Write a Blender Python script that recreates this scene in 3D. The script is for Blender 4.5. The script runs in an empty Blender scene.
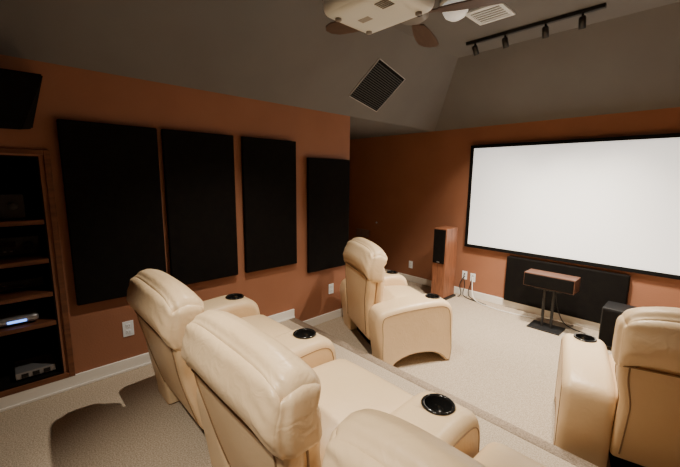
import bpy, bmesh, math, random
from mathutils import Vector, Matrix
random.seed(3)
scene=bpy.context.scene
COL=scene.collection
pi=math.pi

# ---------------------------------------------------------------- materials
def mat(name,col,rough=0.6,col2=None,nscale=8,bump=0.0,bscale=60,metal=0.0,emit=None,estr=0,spec=None,detail=4,stretch=None,crease=0):
    m=bpy.data.materials.new(name); m.use_nodes=True
    nt=m.node_tree; b=nt.nodes['Principled BSDF']
    b.inputs['Roughness'].default_value=rough
    b.inputs['Metallic'].default_value=metal
    b.inputs['Base Color'].default_value=(*col,1)
    if spec is not None: b.inputs['Specular IOR Level'].default_value=spec
    tc=nt.nodes.new('ShaderNodeTexCoord'); src=tc.outputs['Object']
    if stretch:
        mp=nt.nodes.new('ShaderNodeMapping'); mp.inputs['Scale'].default_value=stretch
        nt.links.new(src,mp.inputs['Vector']); src=mp.outputs['Vector']
    if col2:
        n=nt.nodes.new('ShaderNodeTexNoise'); n.inputs['Scale'].default_value=nscale; n.inputs['Detail'].default_value=detail
        r=nt.nodes.new('ShaderNodeValToRGB')
        r.color_ramp.elements[0].color=(*col,1); r.color_ramp.elements[1].color=(*col2,1)
        r.color_ramp.elements[0].position=.35; r.color_ramp.elements[1].position=.65
        nt.links.new(src,n.inputs['Vector']); nt.links.new(n.outputs['Fac'],r.inputs['Fac']); nt.links.new(r.outputs['Color'],b.inputs['Base Color'])
    last=None
    if bump:
        n2=nt.nodes.new('ShaderNodeTexNoise'); n2.inputs['Scale'].default_value=bscale; n2.inputs['Detail'].default_value=3
        bp=nt.nodes.new('ShaderNodeBump'); bp.inputs['Strength'].default_value=bump; bp.inputs['Distance'].default_value=.01
        nt.links.new(src,n2.inputs['Vector']); nt.links.new(n2.outputs['Fac'],bp.inputs['Height']); last=bp
    if crease:
        for sc_,di_,st_,ds_ in ((3.5,.6,crease*.7,.05),(13,2.6,crease,.010)):
            n3=nt.nodes.new('ShaderNodeTexNoise'); n3.inputs['Scale'].default_value=sc_; n3.inputs['Detail'].default_value=1.5; n3.inputs['Distortion'].default_value=di_
            b3=nt.nodes.new('ShaderNodeBump'); b3.inputs['Strength'].default_value=st_; b3.inputs['Distance'].default_value=ds_
            nt.links.new(src,n3.inputs['Vector']); nt.links.new(n3.outputs['Fac'],b3.inputs['Height'])
            if last: nt.links.new(last.outputs['Normal'],b3.inputs['Normal'])
            last=b3
    if last: nt.links.new(last.outputs['Normal'],b.inputs['Normal'])
    if emit:
        b.inputs['Emission Color'].default_value=(*emit,1); b.inputs['Emission Strength'].default_value=estr
    return m
M_wall=mat('orange_paint',(.300,.128,.070),.7,(.325,.14,.077),3,.12,90)
M_ceil=mat('ceiling_paint',(.142,.139,.136),.85,(.156,.153,.150),2,.12,120)
M_carpet=mat('carpet',(.35,.285,.21),.95,(.61,.515,.40),140,.65,220,spec=.1,detail=6)
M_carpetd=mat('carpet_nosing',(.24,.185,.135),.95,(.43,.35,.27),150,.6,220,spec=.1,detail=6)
M_white=mat('white_trim',(.84,.82,.77),.45)
M_leather=mat('cream_leather',(.78,.58,.35),.40,(.82,.625,.395),2.5,.06,30,crease=.14)
M_leathh=mat('cream_leather_pillow',(.78,.58,.35),.40,(.82,.625,.395),2.5,.08,30,crease=.26)
M_leath2=mat('cream_leather_back',(.73,.525,.30),.42,(.78,.575,.35),2.5,.06,30,crease=.16)
M_pipe=mat('leather_seam',(.26,.155,.075),.5)
M_blackfab=mat('black_fabric',(.007,.006,.006),.95,(.009,.008,.007),20,spec=.05)
M_black=mat('black_plastic',(.010,.010,.011),.45)
M_gloss=mat('gloss_black',(.01,.01,.01),.15)
M_wood=mat('cherry_wood',(.17,.065,.033),.4,(.29,.115,.058),6,.1,40,stretch=(6,6,.8))
M_woodd=mat('dark_cherry_wood',(.08,.034,.02),.4,(.14,.06,.035),6,.1,40,stretch=(.8,6,6))
M_woodh=mat('cherry_wood_shelf',(.12,.043,.02),.45,(.20,.075,.034),6,.1,40,stretch=(6,.8,6))
M_silver=mat('silver_metal',(.40,.40,.42),.35,metal=.7)
M_plast=mat('white_plastic',(.86,.91,.95),.4)
M_proj=mat('projector_white_shell',(.84,.93,.98),.35)
M_grey=mat('grey_plastic',(.22,.215,.21),.5)
M_dgrey=mat('dark_grey_plastic',(.03,.03,.03),.6)
M_lgrey=mat('light_grey_paint',(.36,.36,.36),.5)
M_screen=mat('screen_fabric_glow',(.86,.87,.86),.9,(.88,.89,.88),3,emit=(1,.99,.96),estr=.85)  # white fabric; emission stands in for light falling on the screen
M_frame=mat('black_velvet',(.006,.006,.006),.9,spec=.1)
M_fan=mat('walnut_blade',(.08,.052,.04),.5,(.11,.072,.055),5,stretch=(1,8,8))
M_blue=mat('blue_light',(.1,.2,.8),.4,emit=(.15,.35,1),estr=3)
M_lamp=mat('lamp_glass',(.9,.9,.86),.3,emit=(1,.95,.85),estr=.35)
M_bulb=mat('bulb_glow',(1,.9,.7),.3,emit=(1,.85,.6),estr=12)

# ---------------------------------------------------------------- helpers
def link(o,parent=None):
    COL.objects.link(o)
    if parent: o.parent=parent
    return o
def obj_from_bm(name,bm,m,parent=None,smooth=False):
    bmesh.ops.recalc_face_normals(bm,faces=bm.faces)
    me=bpy.data.meshes.new(name); bm.to_mesh(me); bm.free()
    if m: me.materials.append(m)
    if smooth:
        for p in me.polygons: p.use_smooth=True
    return link(bpy.data.objects.new(name,me),parent)
def add_box(bm,lo,hi,bev=0,seg=2):
    r=bmesh.ops.create_cube(bm,size=1)
    vs=r['verts']
    for v in vs:
        v.co=Vector(((lo[i]+hi[i])/2+v.co[i]*(hi[i]-lo[i]) for i in range(3)))
    if bev:
        es=list({e for v in vs for e in v.link_edges})
        bmesh.ops.bevel(bm,geom=es,offset=bev,segments=seg,profile=.5,affect='EDGES')
def box(name,lo,hi,m,parent=None,bev=0,seg=2):
    bm=bmesh.new(); add_box(bm,lo,hi,bev,seg)
    return obj_from_bm(name,bm,m,parent)
def boxes(name,lst,m,parent=None,bev=0):
    bm=bmesh.new()
    for lo,hi in lst: add_box(bm,lo,hi,bev)
    return obj_from_bm(name,bm,m,parent)
def lathe(name,prof,m,parent=None,seg=40,loc=(0,0,0),mtx=None,smooth=True):
    bm=bmesh.new(); rings=[]
    for r,z in prof:
        if r<1e-5: rings.append([bm.verts.new((0,0,z))])
        else: rings.append([bm.verts.new((r*math.cos(2*pi*i/seg),r*math.sin(2*pi*i/seg),z)) for i in range(seg)])
    for a,b in zip(rings,rings[1:]):
        for i in range(seg):
            j=(i+1)%seg
            if len(a)==1 and len(b)==1: continue
            if len(a)==1: bm.faces.new((a[0],b[i],b[j]))
            elif len(b)==1: bm.faces.new((a[i],b[0],a[j]))
            else: bm.faces.new((a[i],b[i],b[j],a[j]))
    if mtx is not None: bmesh.ops.transform(bm,matrix=mtx,verts=bm.verts)
    bmesh.ops.translate(bm,vec=Vector(loc),verts=bm.verts)
    return obj_from_bm(name,bm,m,parent,smooth)
def puff(name,half,r,m,parent=None,center=(0,0,0),bulge=(0,0,0),fn=None,cuts=14):
    bm=bmesh.new(); bmesh.ops.create_cube(bm,size=2)
    bmesh.ops.subdivide_edges(bm,edges=bm.edges,cuts=cuts,use_grid_fill=True)
    for v in bm.verts:
        p=Vector([math.sin(pi/2*c) for c in v.co])
        q=Vector([p[i]*half[i] for i in range(3)])
        inn=Vector([max(-(half[i]-r),min(half[i]-r,q[i])) for i in range(3)])
        d=q-inn
        if d.length>1e-6: q=inn+d.normalized()*r
        s=[1-p[i]**2 for i in range(3)]
        q.x+=math.copysign(bulge[0]*s[1]*s[2],p.x)*(abs(p.x))
        q.y+=math.copysign(bulge[1]*s[0]*s[2],p.y)*(abs(p.y))
        q.z+=math.copysign(bulge[2]*s[0]*s[1],p.z)*(abs(p.z))
        q+=Vector(center)
        if fn: q=fn(q,p)
        v.co=q
    return obj_from_bm(name,bm,m,parent,True)
def catmull(pts,n=4,sharp=()):
    out=[];N=len(pts)
    for i in range(N):
        p1=pts[i];p2=pts[(i+1)%N]
        p0=pts[i-1] if i not in sharp else p1
        p3=pts[(i+2)%N] if (i+1)%N not in sharp else p2
        for k in range(n):
            t=k/n
            out.append(tuple(.5*((2*p1[j])+(-p0[j]+p2[j])*t+(2*p0[j]-5*p1[j]+4*p2[j]-p3[j])*t*t+(-p0[j]+3*p1[j]-3*p2[j]+p3[j])*t**3) for j in range(2)))
    return out
def inset(pts,d,wf=None):
    N=len(pts); A=sum(pts[i][0]*pts[(i+1)%N][1]-pts[(i+1)%N][0]*pts[i][1] for i in range(N))
    s=1 if A>0 else -1; out=[]
    for i in range(N):
        a=Vector(pts[i-1]);b=Vector(pts[i]);c=Vector(pts[(i+1)%N])
        e1=(b-a).normalized() if (b-a).length>1e-7 else (c-b).normalized(); e2=(c-b).normalized() if (c-b).length>1e-7 else e1
        n1=Vector((-e1.y,e1.x))*s;n2=Vector((-e2.y,e2.x))*s
        n=(n1+n2)
        if n.length<1e-5: n=n1
        n.normalize(); k=max(.6,n.dot(n1))
        out.append(tuple(b+n*d*(wf(b) if wf else 1)/k))
    return out
def prof_extrude(name,pts,x0,x1,r,m,parent=None,seg=6,wf=None):
    bm=bmesh.new(); rings=[]
    spec=[(x0+r-r*math.sin(pi/2*(1-k/seg)),r*(1-math.cos(pi/2*(1-k/seg)))) for k in range(seg+1)]
    spec+=[(x1-r+r*math.sin(pi/2*k/seg),r*(1-math.cos(pi/2*k/seg))) for k in range(seg+1)]
    for x,ins in spec:
        pp=inset(pts,ins,wf) if ins>1e-6 else pts
        rings.append([bm.verts.new((x,a,b)) for a,b in pp])
    N=len(pts)
    for A,B in zip(rings,rings[1:]):
        for i in range(N):
            j=(i+1)%N; f=bm.faces.new((A[i],A[j],B[j],B[i])); f.smooth=True
    bm.faces.new(rings[0]); bm.faces.new(rings[-1])
    bmesh.ops.recalc_face_normals(bm,faces=bm.faces)
    return obj_from_bm(name,bm,m,parent)
def tube(name,pts,rad,m,parent=None,cyclic=False,res=3):
    cu=bpy.data.curves.new(name,'CURVE'); cu.dimensions='3D'; cu.bevel_depth=rad; cu.bevel_resolution=res
    sp=cu.splines.new('NURBS' if len(pts)>2 and not cyclic else 'POLY'); sp.points.add(len(pts)-1)
    for i,p in enumerate(pts): sp.points[i].co=(*p,1)
    if len(pts)>2 and not cyclic: sp.order_u=3; sp.use_endpoint_u=True
    sp.use_cyclic_u=cyclic
    cu.use_fill_caps=True
    o=bpy.data.objects.new(name,cu); COL.objects.link(o)
    dg=bpy.context.evaluated_depsgraph_get(); me=bpy.data.meshes.new_from_object(o.evaluated_get(dg))
    bpy.data.objects.remove(o); 
    me.materials.clear(); me.materials.append(m)
    for p in me.polygons: p.use_smooth=True
    return link(bpy.data.objects.new(name,me),parent)
def root(name,loc,label,cat,rz=0,group=None):
    e=bpy.data.objects.new(name,None); e.empty_display_size=.1; COL.objects.link(e)
    e.location=loc; e.rotation_euler=(0,0,rz); e['label']=label; e['category']=cat
    if group: e['group']=group
    return e
def top(o,label,cat,group=None):
    o['label']=label;o['category']=cat
    if group:o['group']=group
    return o
def struct(o): o['kind']='structure'; return o

# ---------------------------------------------------------------- room
KN=2.12; FL=2.80; S=.69; FY=4.57; RX=3.7; RY=-1.3; LZ=-.17; WE=2.86; AX=-2.2
struct(boxes('wall_left',[((-.12,RY,LZ),(0,-.42,KN)),((-.12,-.42,LZ),(0,.17,.12)),((-.12,-.42,1.56),(0,.17,KN)),((-.12,.17,LZ),(0,WE,KN))],M_wall))
struct(box('wall_alcove_side',(AX-.12,WE-.12,LZ),(AX,FY,KN),M_wall))
struct(box('wall_alcove_back',(AX,WE-.12,LZ),(-.12,WE,KN),M_wall))
struct(box('wall_front',(AX-.12,FY,LZ),(RX+.12,FY+.12,KN),M_wall))
struct(box('wall_right',(RX,RY,LZ),(RX+.12,FY,KN),M_wall))
bm=bmesh.new()
pr=[(-.12,LZ),(RX+.12,LZ),(RX+.12,KN),(RX,KN),(RX-S,FL),(S,FL),(0,KN),(-.12,KN)]
a=[bm.verts.new((x,RY,z)) for x,z in pr]; b=[bm.verts.new((x,RY-.12,z)) for x,z in pr]
bm.faces.new(a);bm.faces.new(b)
for i in range(len(pr)): bm.faces.new((a[i],a[(i+1)%8],b[(i+1)%8],b[i]))
struct(obj_from_bm('wall_rear',bm,M_wall))
bm=bmesh.new()
def q(*p): bm.faces.new([bm.verts.new(v) for v in p])
q((S,RY,FL),(RX-S,RY,FL),(RX-S,FY-S,FL),(S,FY-S,FL))
q((0,RY,KN),(S,RY,FL),(S,FY-S,FL),(0,FY,KN))
q((RX,RY,KN),(RX-S,RY,FL),(RX-S,FY-S,FL),(RX,FY,KN))
q((0,FY,KN),(S,FY-S,FL),(RX-S,FY-S,FL),(RX,FY,KN))
q((AX,WE,KN),(0,WE,KN),(0,FY,KN),(AX,FY,KN))
q((-.12,RY,KN),(0,RY,KN),(0,WE,KN),(-.12,WE,KN))
bmesh.ops.remove_doubles(bm,verts=bm.verts,dist=.001)
c=struct(obj_from_bm('ceiling',bm,M_ceil))
struct(box('floor',(AX-.12,RY-.12,LZ-.1),(RX+.12,FY+.12,LZ),M_carpet))
RE=2.08
bm=bmesh.new(); add_box(bm,(0,RY,LZ),(RX,RE-.03,0))
struct(obj_from_bm('floor_riser',bm,M_carpet))
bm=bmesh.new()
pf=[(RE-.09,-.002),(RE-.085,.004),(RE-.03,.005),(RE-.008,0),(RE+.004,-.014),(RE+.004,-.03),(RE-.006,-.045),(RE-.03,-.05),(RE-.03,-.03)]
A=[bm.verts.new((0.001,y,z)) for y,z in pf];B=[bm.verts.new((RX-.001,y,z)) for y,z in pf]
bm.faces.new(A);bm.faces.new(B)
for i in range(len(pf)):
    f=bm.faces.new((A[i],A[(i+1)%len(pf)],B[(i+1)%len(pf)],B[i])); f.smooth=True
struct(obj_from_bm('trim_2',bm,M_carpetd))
def baseboard(name,lo,hi): return struct(box(name,lo,hi,M_white,bev=.004))
baseboard('baseboard_left',(0,RY,0),(.014,RE-.01,.095))
baseboard('baseboard_left_low',(0,RE,LZ),(.014,WE+.014,LZ+.095))
baseboard('baseboard_front',(AX,FY-.014,LZ),(RX,FY,LZ+.095))
baseboard('baseboard_alcove',(AX,WE,LZ),(0,WE+.014,LZ+.095))
baseboard('baseboard_right',(RX-.014,RE,LZ),(RX,FY,LZ+.095))
struct(box('trim_1',(.014,RY,0),(.022,RE-.01,.018),M_white,bev=.003))

# ---------------------------------------------------------------- acoustic panels
def panel(lo,hi,label,face='x'):
    o=root('acoustic_panel',((lo[0]+hi[0])/2,(lo[1]+hi[1])/2,lo[2]),label,'wall panel',group='acoustic panels on the walls')
    L=[lo[i]-o.location[i] for i in range(3)];H=[hi[i]-o.location[i] for i in range(3)]
    box('fabric_panel',L,H,M_blackfab,o,bev=.008 if face=='x' else .016,seg=3)
    hh=H[2]-L[2]
    if face=='x':
        for z in (hh*.2,hh*.8): box('wall_cleat',(L[0]-.012,L[1]+.08,z),(L[0],H[1]-.08,z+.05),M_black,o)
    return o
panel((.014,.275,.585),(.05,.845,1.79),"tall black fabric acoustic panel beside the equipment rack")
panel((.014,.880,.585),(.05,1.440,1.79),"tall black fabric acoustic panel on the orange wall")
panel((.014,1.52,.585),(.05,2.085,1.79),"tall black fabric acoustic panel on the orange wall")
panel((.014,2.235,.455),(.05,2.82,1.645),"black fabric acoustic panel hung lower near the wall corner")
panel((1.17,FY-.065,-.075),(2.385,FY-.015,.50),"wide low black fabric panel beneath the projection screen",'y')

# ---------------------------------------------------------------- screen
o=root('projection_screen',(1.79,FY,1.21),"large white projection screen in a black frame on the orange wall",'screen')
W,H,Bd=1.20,.675,.04
boxes('frame',[((-W,-.05,-H),(W,0,-H+Bd)),((-W,-.05,H-Bd),(W,0,H)),((-W,-.05,-H+Bd),(-W+Bd,0,H-Bd)),((W-Bd,-.05,-H+Bd),(W,0,H-Bd))],M_frame,o)
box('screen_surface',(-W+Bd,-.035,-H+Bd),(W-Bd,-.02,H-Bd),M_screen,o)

# ---------------------------------------------------------------- wall plates
def outlet(loc,face,label,jacks=False):
    o=root('wall_outlet',loc,label,'outlet',rz=0 if face=='y' else pi/2)
    box('cover_plate',(-.036,-.006,-.058),(.036,0,.058),M_plast,o,bev=.002)
    if jacks:
        for z in (-.02,.02): lathe('jack',[(0,.012),(.008,.012),(.010,0)],M_black,o,loc=(0,-.006,z),mtx=Matrix.Rotation(pi/2,4,'X'),seg=16)
    else:
        for z in (-.024,.024):
            box('socket',(-.016,-.009,z-.015),(.016,-.005,z+.015),M_plast,o,bev=.003)
            boxes('slots',[((-.008,-.0098,z-.006),(-.006,-.0088,z+.006)),((.006,-.0098,z-.006),(.008,-.0088,z+.006))],M_black,o)
    return o
outlet((0,.565,.325),'x',"white duplex outlet on the orange wall below a panel")
outlet((0,2.59,.20),'x',"white duplex outlet on the orange wall near the corner")
outlet((-.31,FY,.10),'y',"white duplex outlet beside the tower speaker")
outlet((.60,FY,.12),'y',"white speaker jack plate with cables plugged in",True)
outlet((.72,FY,.11),'y',"white speaker jack plate with black cables",True)
o=root('wall_hook',(-1.03,FY,.70),"small pale round knob on the alcove wall",'hook')
lathe('knob',[(0,.03),(.014,.026),(.016,.018),(.007,.012),(.007,0)],M_plast,o,mtx=Matrix.Rotation(pi/2,4,'X'),seg=20)
o=root('wall_vent',(-1.35,FY,.48),"small brown louvered vent in the alcove wall",'vent')
box('vent_frame',(-.17,-.012,-.07),(.17,0,.07),M_wood,o,bev=.003)
boxes('louvers',[((-.15,-.018,-.055+i*.022),(.15,-.012,-.045+i*.022)) for i in range(6)],M_grey,o)

# ---------------------------------------------------------------- equipment rack
rk=root('equipment_rack',(0,-.125,.09),"cherry wood framed built-in equipment rack with open shelves",'shelf')
fw=.318
boxes('face_frame',[((0,-.345,0),(.016,-fw,1.51)),((0,fw,0),(.016,.352,1.51)),((0,-fw,0),(.016,fw,.035)),((0,-fw,1.48),(.016,fw,1.51))],M_woodh,rk,bev=.003)
boxes('liner',[((-.56,-.292,.03),(-.55,.292,1.47)),((-.55,-.295,.03),(0,-.285,1.47)),((-.55,.285,.03),(0,.295,1.47)),((-.55,-.285,1.46),(0,.285,1.47)),((-.55,-.285,.03),(0,.285,.045))],M_blackfab,rk)
for z in (.415,.61,.83,1.08):
    box('shelf',(-.54,-.284,z-.028),(.012,.284,z),M_woodh,rk,bev=.003)
def device(name,loc,w,d,h,label,body,cat,kind,bev=.004):
    o=root(name,loc,label,cat)
    if kind=='player' and body is M_silver:
        puff('casing',(d/2,w/2,(h-.012)/2),.02,body,o,center=(-d/2,0,(h+.012)/2))
    else: box('casing',(-d,-w/2,.012),(0,w/2,h),body,o,bev=bev)
    for y in (-w/2+.04,w/2-.04):
        for x in (-d+.04,-.04): lathe('foot',[(0,.012),(.015,.012),(.017,0),(0,0)],M_black,o,loc=(x,y,0),seg=14)
    if kind=='receiver':
        box('display',(-.001,-w*.22,h*.55),(.003,w*.22,h*.8),M_gloss,o)
        for y in (-w*.36,w*.36): lathe('dial',[(0,.02),(.024,.02),(.026,0)],M_dgrey,o,loc=(0,y,h*.55),mtx=Matrix.Rotation(pi/2,4,'Y'),seg=24)
        boxes('button_row',[((-.001,-w*.2+i*.03,h*.28),(.004,-w*.2+i*.03+.014,h*.34)) for i in range(6)],M_grey,o)
    if kind=='player':
        box('disc_tray',(-.001,-w*.30,h*.5),(.004,w*.05,h*.72),M_silver if body is M_silver else M_gloss,o,bev=.001)
        box('display',(-.001,w*.10,h*.42),(.004,w*.34,h*.66),M_blue if body is M_silver else M_gloss,o)
        boxes('button_row',[((-.001,-w*.38+i*.025,h*.3),(.005,-w*.38+i*.025+.015,h*.42)) for i in range(4)],M_dgrey,o)
    if kind=='power':
        for i in range(3): box('socket',(-.001,-w*.36+i*.055,h*.35),(.004,-w*.36+i*.055+.035,h*.8),M_black,o)
    return o
device('av_receiver',(-.06,-.12,1.17),.40,.34,.16,"black audio video receiver on an upper rack shelf",M_black,'receiver','receiver')
device('power_amplifier',(-.18,-.08,.92),.43,.32,.13,"black amplifier on a wooden rack shelf",M_black,'amplifier','receiver')
device('media_player',(-.16,-.08,.70),.42,.3,.07,"slim black media player on a rack shelf",M_black,'media player','player')
device('disc_player',(-.03,-.11,.505),.38,.30,.06,"rounded silver disc player with glowing blue display",M_silver,'disc player','player')
device('power_conditioner',(-.04,.03,.135),.20,.22,.055,"silver power box at the bottom of the rack",M_silver,'electronics','power')
bm=bmesh.new()
vs=[(0,-.42,1.70),(0,.16,1.72),(.24,.10,1.69),(.24,-.42,1.68),(0,-.42,2.02),(0,.22,2.03),(.30,.215,1.985),(.30,-.42,1.98)]
V=[bm.verts.new(v) for v in vs]
for f in ((0,1,2,3),(4,5,6,7),(0,1,5,4),(1,2,6,5),(2,3,7,6),(3,0,4,7)): bm.faces.new([V[i] for i in f])
bmesh.ops.bevel(bm,geom=bm.edges[:],offset=.008,segments=2,affect='EDGES')
bmesh.ops.translate(bm,vec=(0,.1,-1.7),verts=bm.verts)
sp=root('wall_speaker',(0,-.1,1.7),"large black surround speaker mounted high on the wall",'speaker')
obj_from_bm('cabinet',bm,M_blackfab,sp)

# ---------------------------------------------------------------- recliners
def make_template():
    R=root('recliner',(0,0,0),'','recliner chair')
    def ly(z):
        t=(z-.15)/.8
        return -.225-.165*t-.025*math.sin(max(0,min(1,t))*pi)
    def sm(t):
        t=max(0,min(1,t)); return t*t*(3-2*t)
    def lean(q,p):
        q.y+=ly(q.z)
        q.x*= .89+.11*sm((q.z-.46)/.18)
        return q
    puff('backrest',(.332,.042,.335),.030,M_leath2,R,center=(0,-.072,.495),bulge=(0,.006,.01),fn=lean,cuts=24)
    def cush(q,p):
        if p.y>0: q.y+=.012*math.cos((q.z-.58)*26)*(1-p.x**2)
        return lean(q,p)
    puff('back_cushion',(.29,.06,.22),.055,M_leather,R,center=(0,.015,.57),bulge=(0,.03,.01),fn=cush,cuts=18)
    def head(q,p):
        g=math.exp(-((q.y+.095)/.010)**2)
        w=math.exp(-((q.y+.05)/.05)**2)
        ux=abs(p.x)**6; uz=max(0,p.z)**6
        q.x-=math.copysign(.008*g*ux,p.x)
        q.z-=.007*g*uz
        e=math.exp(-((abs(q.x)-.29)/.045)**2)
        q.z+=.002*math.sin(q.x*110)*w*uz*e
        q.y+=.003*math.sin(q.z*95+q.x*30)*e*(1 if p.y>0 else -1)*abs(p.y)
        q.z-=.045*abs(p.x)**4
        q.z-=.025*max(0,p.y)*max(0,p.z)
        if p.y<0: q.z-=.015*(-p.y)*max(0,p.z)
        if p.y>0: q.y-=.015*math.exp(-((q.z-.78)/.02)**2)*(p.y**2)
        q.y+=.02*max(0,p.z)
        # rear face overhangs the outer back panel, tucked in at its lower hem
        if p.y<0: q.y-=.018*math.exp(-((p.z+.25)/.55)**2)*(-p.y)
        return lean(q,p)
    puff('headrest',(.348,.085,.122),.048,M_leathh,R,center=(0,-.038,.808),bulge=(.008,.018,.014),fn=head,cuts=34)
    def seat(q,p):
        q.z+=.02*math.sin((q.y+.25)*5)
        return q
    puff('seat_cushion',(.285,.30,.09),.055,M_leather,R,center=(0,.055,.365),bulge=(0,.02,.035),fn=seat)
    puff('footrest',(.285,.035,.15),.03,M_leather,R,center=(0,.325,.235),bulge=(0,.015,0))
    box('base',(-.27,-.27,.02),(.27,.27,.28),M_blackfab,R,bev=.01)
    P=[(-.33,0),(-.345,.12),(-.375,.30),(-.385,.43),(-.35,.505),(-.26,.535),(-.12,.556),(.05,.568),(.18,.572),(.262,.562),(.322,.525),(.354,.45),(.362,.3),(.356,.12),(.345,0),(.29,0),(.255,.045),(.17,.092),(.045,.108),(-.08,.098),(-.19,.055),(-.245,0)]
    P=catmull(P,4,sharp=(0,14,15,21))
    wf=lambda b: .35+.65*min(1,max(0,(b.y-.12)/.2))
    for sx in (-1,1):
        xa,xb=sorted((sx*.297,sx*.545))
        arm=prof_extrude('armrest',P,xa,xb,.05,M_leather,R,wf=wf)
        cut=lathe('cutter',[(0,.02),(.055,.02),(.055,-.075),(0,-.075)],None,loc=(sx*.42,.2,.572),seg=40)
        for p in cut.data.polygons:p.use_smooth=False
        md=arm.modifiers.new('b','BOOLEAN'); md.object=cut; md.operation='DIFFERENCE'; md.solver='EXACT'
        bpy.context.view_layer.update()
        dg=bpy.context.evaluated_depsgraph_get(); me=bpy.data.meshes.new_from_object(arm.evaluated_get(dg))
        arm.modifiers.clear(); arm.data=me
        bpy.data.objects.remove(cut)
        arm['side']=sx
        c=lathe('cup_holder',[(0,-.068),(.050,-.068),(.052,0),(.0535,.006),(.062,.007),(.066,.003),(.066,-.004),(.0555,-.004),(.054,-.072),(0,-.072)],M_gloss,arm,loc=(sx*.42,.2,.5735))
        c['label']='black plastic cup holder ring'
        PI=inset(P,.047,wf)
        xs=sx*.5452
        tube('seam',[(xs,a,b) for a,b in PI[::2]],.0025,M_pipe,arm,cyclic=True,res=2)
    def L(x,y,z): return lean(Vector((x,y,z)),None)
    for sx in (-1,1):
        tube('back_seam',[L(sx*.290,-.1165,.2+i*.03) for i in range(17)],.0038,M_pipe,R)
        tube('back_seam',[L(sx*.328,-.028,.30+i*.03) for i in range(14)],.0045,M_pipe,R)
    tube('back_seam',[L(.315*math.sin(k/8*pi/2),-.124+.010*(k/8)**4,.685-.012*(k/8)**2) for k in range(-8,9)],.005,M_pipe,R)
    return R
T=make_template()
D2R=pi/180
def clone(loc,rz,label,group,arms=(-1,1),tilt=0,sc=1):
    r=T.copy(); COL.objects.link(r); r.location=loc; r.rotation_euler=(0,0,rz)
    r['label']=label; r['category']='recliner chair'; r['group']=group
    for ch in T.children:
        if ch.name.startswith('armrest') and ch['side'] not in arms: continue
        k=ch.copy(); COL.objects.link(k); k.parent=r
        if tilt and ch.name.startswith(('back','head')):
            hinge=Vector((0,-.24,.28)); R3=Matrix.Rotation(-tilt*D2R,3,'X')
            k.rotation_euler=(-tilt*D2R,0,0); k.scale=(1,1,sc)
            k.location=hinge-R3@Vector((hinge.x,hinge.y,hinge.z*sc))
        for g in ch.children:
            kk=g.copy(); COL.objects.link(kk); kk.parent=k
    return r
clone((.955,.955,0),0,"cream leather theater recliner at the wall end of the row",'back row of recliners')
clone((1.81,.955,0),0,"cream leather theater recliner in the middle of the row",'back row of recliners',(1,))
clone((2.665,.955,0),0,"cream leather theater recliner beside the middle one",'back row of recliners',(1,))
clone((.775,2.71,LZ),-26*D2R,"cream leather recliner standing alone near the wall corner",'front row of recliners',tilt=10,sc=1.12)
clone((2.85,2.65,LZ),15*D2R,"cream leather recliner facing the screen beside the subwoofer",'front row of recliners',tilt=-2,sc=1.17)
for ch in list(T.children_recursive)+[T]: bpy.data.objects.remove(ch)

# ---------------------------------------------------------------- speakers
o=root('tower_speaker',(.44,4.27,LZ),"cherry wood tower speaker with black upper grille on carpet",'speaker')
box('cabinet',(-.095,-.14,.03),(.095,.15,.97),M_wood,o,bev=.006)
box('grille',(-.085,-.155,.50),(.085,-.14,.955),M_blackfab,o,bev=.006)
box('plinth',(-.115,-.16,0),(.115,.17,.03),M_black,o,bev=.005)
box('badge',(-.02,-.158,.515),(.02,-.154,.525),M_silver,o)
o=root('center_speaker',(1.765,4.2,.29),"wide center speaker with dark cherry cabinet and black front",'speaker')
box('cabinet',(-.245,-.09,0),(.245,.12,.15),M_woodd,o,bev=.006)
box('grille',(-.235,-.105,.008),(.235,-.09,.142),M_blackfab,o,bev=.005)
o=root('speaker_stand',(1.765,4.2,LZ),"slim black metal speaker stand with flat base plate",'stand')
box('base_plate',(-.16,-.12,0),(.16,.12,.016),M_black,o,bev=.004)
box('top_plate',(-.13,-.09,.448),(.13,.09,.46),M_black,o,bev=.003)
for x in (-.045,.045): lathe('pole',[(.015,.016),(.015,.448)],M_black,o,loc=(x,0,0),seg=20)
o=root('subwoofer',(2.37,4.22,LZ),"small black subwoofer on carpet by the screen wall",'speaker')
box('cabinet',(-.115,-.13,.03),(.115,.15,.41),M_black,o,bev=.008)
box('grille',(-.105,-.145,.045),(.105,-.13,.395),M_blackfab,o,bev=.006)
for x in (-.085,.085):
    for y in (-.09,.11): lathe('foot',[(0,.03),(.02,.03),(.022,0),(0,0)],M_black,o,loc=(x,y,0),seg=14)
def cable(pts,r,m,label):
    t=tube('cable',pts,r,m); top(t,label,'cable',None); return t
cable([(.60,4.555,.10),(.60,4.50,.08),(.57,4.48,-.02),(.62,4.47,-.12),(.60,4.44,-.162),(.58,4.43,-.163)],.006,M_black,"black speaker cable hanging from a wall jack")
cable([(.60,4.555,.14),(.62,4.49,.12),(.66,4.48,.0),(.63,4.48,-.10),(.66,4.45,-.162),(.9,4.42,-.163)],.006,M_black,"black cable looping down to the carpet")
cable([(.72,4.555,.09),(.73,4.5,.05),(.70,4.49,-.08),(.74,4.46,-.162),(1.0,4.40,-.163)],.006,M_black,"black cable dropping from the second jack")
cable([(.72,4.555,.13),(.76,4.48,-.05),(.82,4.43,-.162),(1.05,4.35,-.163),(1.3,4.33,-.163),(1.6,4.40,-.163)],.006,M_white,"white cable running along the carpet")
cable([(1.78,4.34,.34),(1.78,4.40,.1),(1.85,4.42,-.12),(1.95,4.38,-.162),(2.1,4.35,-.163),(2.2,4.3,-.163)],.005,M_black,"black cable behind the center speaker stand")

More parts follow.
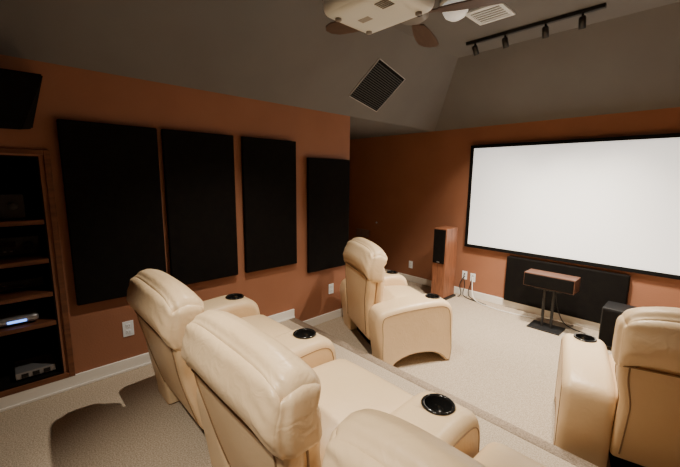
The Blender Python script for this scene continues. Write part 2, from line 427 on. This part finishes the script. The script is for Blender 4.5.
# ---------------------------------------------------------------- ceiling things
o=root('ceiling_vent',(.285,2.98,KN+.285*(FL-KN)/S),"black louvered air return grille on the sloped ceiling",'vent')
o.rotation_mode='QUATERNION'
o.rotation_quaternion=(Matrix.Rotation(-math.atan2(FL-KN,S),3,'Y')@Matrix.Rotation(12*D2R,3,'Z')).to_quaternion()
hx,hy=.23,.27
boxes('vent_frame',[((-hx,-hy,-.010),(hx,-hy+.007,0)),((-hx,hy-.007,-.010),(hx,hy,0)),((-hx,-hy+.007,-.010),(-hx+.007,hy-.007,0)),((hx-.007,-hy+.007,-.010),(hx,hy-.007,0))],M_lgrey,o)
box('grille_opening',(-hx+.007,-hy+.007,-.004),(hx-.007,hy-.007,-.001),M_frame,o)
boxes('louvers',[((-hx+.018+i*.022,-hy+.012,-.009),(-hx+.026+i*.022,hy-.012,-.004)) for i in range(19)],M_dgrey,o)
o=root('ceiling_register',(1.42,3.05,FL),"white louvered supply register on the flat ceiling",'vent')
boxes('register_frame',[((-.15,-.15,-.012),(.15,-.12,0)),((-.15,.12,-.012),(.15,.15,0)),((-.15,-.12,-.012),(-.12,.12,0)),((.12,-.12,-.012),(.15,.12,0))],M_plast,o)
boxes('louvers',[((-.12,-.12+i*.042,-.010),(.12,-.10+i*.042,-.004)) for i in range(6)],M_plast,o)
box('duct_opening',(-.12,-.12,-.003),(.12,.12,-.001),M_black,o)
o=root('ceiling_light',(1.32,2.68,FL),"small white domed glass light on the ceiling",'ceiling light')
lathe('light_base',[(0,-.025),(.11,-.025),(.12,-.01),(.12,0),(0,0)],M_plast,o)
lathe('glass_dome',[(0,-.13),(.04,-.126),(.075,-.105),(.095,-.07),(.102,-.025),(0,-.025)],M_lamp,o)
o=root('track_light',(1.55,3.52,FL),"black ceiling track with four small spot heads",'track light')
box('track',(-.57,-.018,-.03),(.57,.018,0),M_black,o,bev=.003)
heads=[(1.07,-25),(1.36,-10),(1.70,5),(1.97,12)]
for x,ang in heads:
    e=bpy.data.objects.new('lamp_head',None); COL.objects.link(e); e.parent=o; e.location=(x-1.55,0,-.03)
    lathe('stem',[(0,0),(.009,0),(.009,-.03),(0,-.03)],M_black,e,seg=14)
    mt=Matrix.Translation((0,.008,-.055))@Matrix.Rotation(28*D2R,4,'X')@Matrix.Rotation(ang*D2R*.3,4,'Y')@Matrix.Scale(.85,4)
    lathe('lamp_shade',[(0,.045),(.022,.045),(.03,.03),(.032,-.06),(.030,-.06),(.028,-.03),(0,-.03)],M_black,e,mtx=mt,seg=28)
    lathe('bulb',[(0,-.045),(.018,-.042),(.026,-.031),(0,-.031)],M_bulb,e,mtx=mt,seg=20)
# projector
pj=root('projector',(1.79,1.24,2.14),"white ceiling-hung projector with rounded case",'projector')
puff('casing',(.195,.16,.07),.04,M_proj,pj,center=(0,0,.07),bulge=(0,.015,.004))
lathe('lens',[(0,.01),(.03,.012),(.032,.03),(.042,.03),(.044,0)],M_gloss,pj,loc=(.08,.165,.07),mtx=Matrix.Rotation(-pi/2,4,'X'))
boxes('rear_vent',[((-.12+i*.014,-.1765,.045),(-.115+i*.014,-.165,.095)) for i in range(9)],M_grey,pj)
boxes('side_vent',[((.188,-.08+i*.014,.04),(.2,-.075+i*.014,.09)) for i in range(8)],M_grey,pj)
boxes('underside_vent',[((.06,-.09+i*.012,-.006),(.12,-.085+i*.012,.004)) for i in range(5)],M_grey,pj)
box('rating_label',(-.09,-.03,-.0045),(-.03,.005,.004),M_lgrey,pj)
lathe('ceiling_pole',[(.02,.13),(.02,.655),(.06,.655),(.06,.66),(0,.66)],M_plast,pj,seg=24)
for x in (-.14,.14):
    for y in (-.10,.10): lathe('foot',[(0,0),(.014,0),(.014,.02)],M_grey,pj,loc=(x,y,-.010),seg=16)
lathe('mount_plate',[(0,.138),(.07,.138),(.07,.155),(0,.155)],M_grey,pj,seg=24)
# ceiling fan
fn=root('ceiling_fan',(1.45,1.95,2.45),"dark four-bladed ceiling fan hanging behind the projector",'ceiling fan')
lathe('motor',[(0,-.03),(.07,-.03),(.10,-.01),(.10,.05),(.06,.09),(.018,.10),(.018,.30),(.06,.32),(.07,.348),(0,.348)],M_grey,fn)
for i in range(4):
    az=(112+90*i)*D2R
    pts=[(.16,-.04),(.25,-.06),(.42,-.078),(.53,-.075),(.58,-.045),(.60,0),(.58,.045),(.53,.075),(.42,.078),(.25,.06),(.16,.04)]
    bm=bmesh.new(); 
    A=[bm.verts.new((x,y,.0+.12*y)) for x,y in pts];B=[bm.verts.new((x,y,.008+.12*y)) for x,y in pts]
    bm.faces.new(A);bm.faces.new(B)
    for k in range(len(pts)): bm.faces.new((A[k],A[(k+1)%11],B[(k+1)%11],B[k]))
    add_box(bm,(.09,-.015,.002),(.22,.015,.010))
    bm2=obj_from_bm('blade',bm,M_fan,fn); bm2.rotation_euler=(0,0,az)

# ---------------------------------------------------------------- lights
def spot(loc,tgt,ang,power,col,blend=.6,r=.04):
    l=bpy.data.lights.new('spot','SPOT'); l.spot_size=ang*D2R; l.spot_blend=blend; l.energy=power; l.color=col; l.shadow_soft_size=r
    o=bpy.data.objects.new('light',l); COL.objects.link(o); o.location=loc
    o.rotation_euler=(Vector(tgt)-Vector(loc)).to_track_quat('-Z','Y').to_euler()
warm=(1,.88,.72)
spot((1.30,1.35,2.76),(1.35,1.35,0),98,200,warm,.7,.02)       # can above the wall end of the back row
spot((2.30,2.75,2.76),(1.9,2.8,0),98,250,warm,.7,.03)         # can above the aisle
spot((2.40,-.5,2.74),(1.95,.40,.6),54,290,warm,.8,.06)        # can behind the back row
spot((1.85,3.4,2.72),(1.85,3.6,-.17),96,540,warm,.9,.04)      # front can
for x,tx in ((1.07,.85),(1.36,1.45),(1.70,2.15),(1.97,2.8)):
    spot((x,3.58,2.66),(tx,4.45,.1),66,110,warm,.8,.03)
w=bpy.data.worlds.new('w'); scene.world=w; w.use_nodes=True
w.node_tree.nodes['Background'].inputs[0].default_value=(.01,.009,.008,1)

# ---------------------------------------------------------------- camera
f=353.0; a=46.6*D2R; p=9.0*D2R; th=.0105
sa,ca,sp_,cp=math.sin(a),math.cos(a),math.sin(p),math.cos(p)
d=Vector((-sa*cp,ca*cp,-sp_)); r=Vector((ca,sa,0)); u=Vector((-sa*sp_,ca*sp_,cp))
r2=r*math.cos(th)+u*math.sin(th); u2=u*math.cos(th)-r*math.sin(th)
cam=bpy.data.cameras.new('camera'); cam.sensor_width=36; cam.lens=f/680*36; cam.clip_start=.02
co=bpy.data.objects.new('camera',cam); COL.objects.link(co)
m=Matrix.Identity(4)
for i in range(3): m[i][0]=r2[i];m[i][1]=u2[i];m[i][2]=-d[i]
m.translation=Vector((2.88,0,1.45)); co.matrix_world=m
scene.camera=co
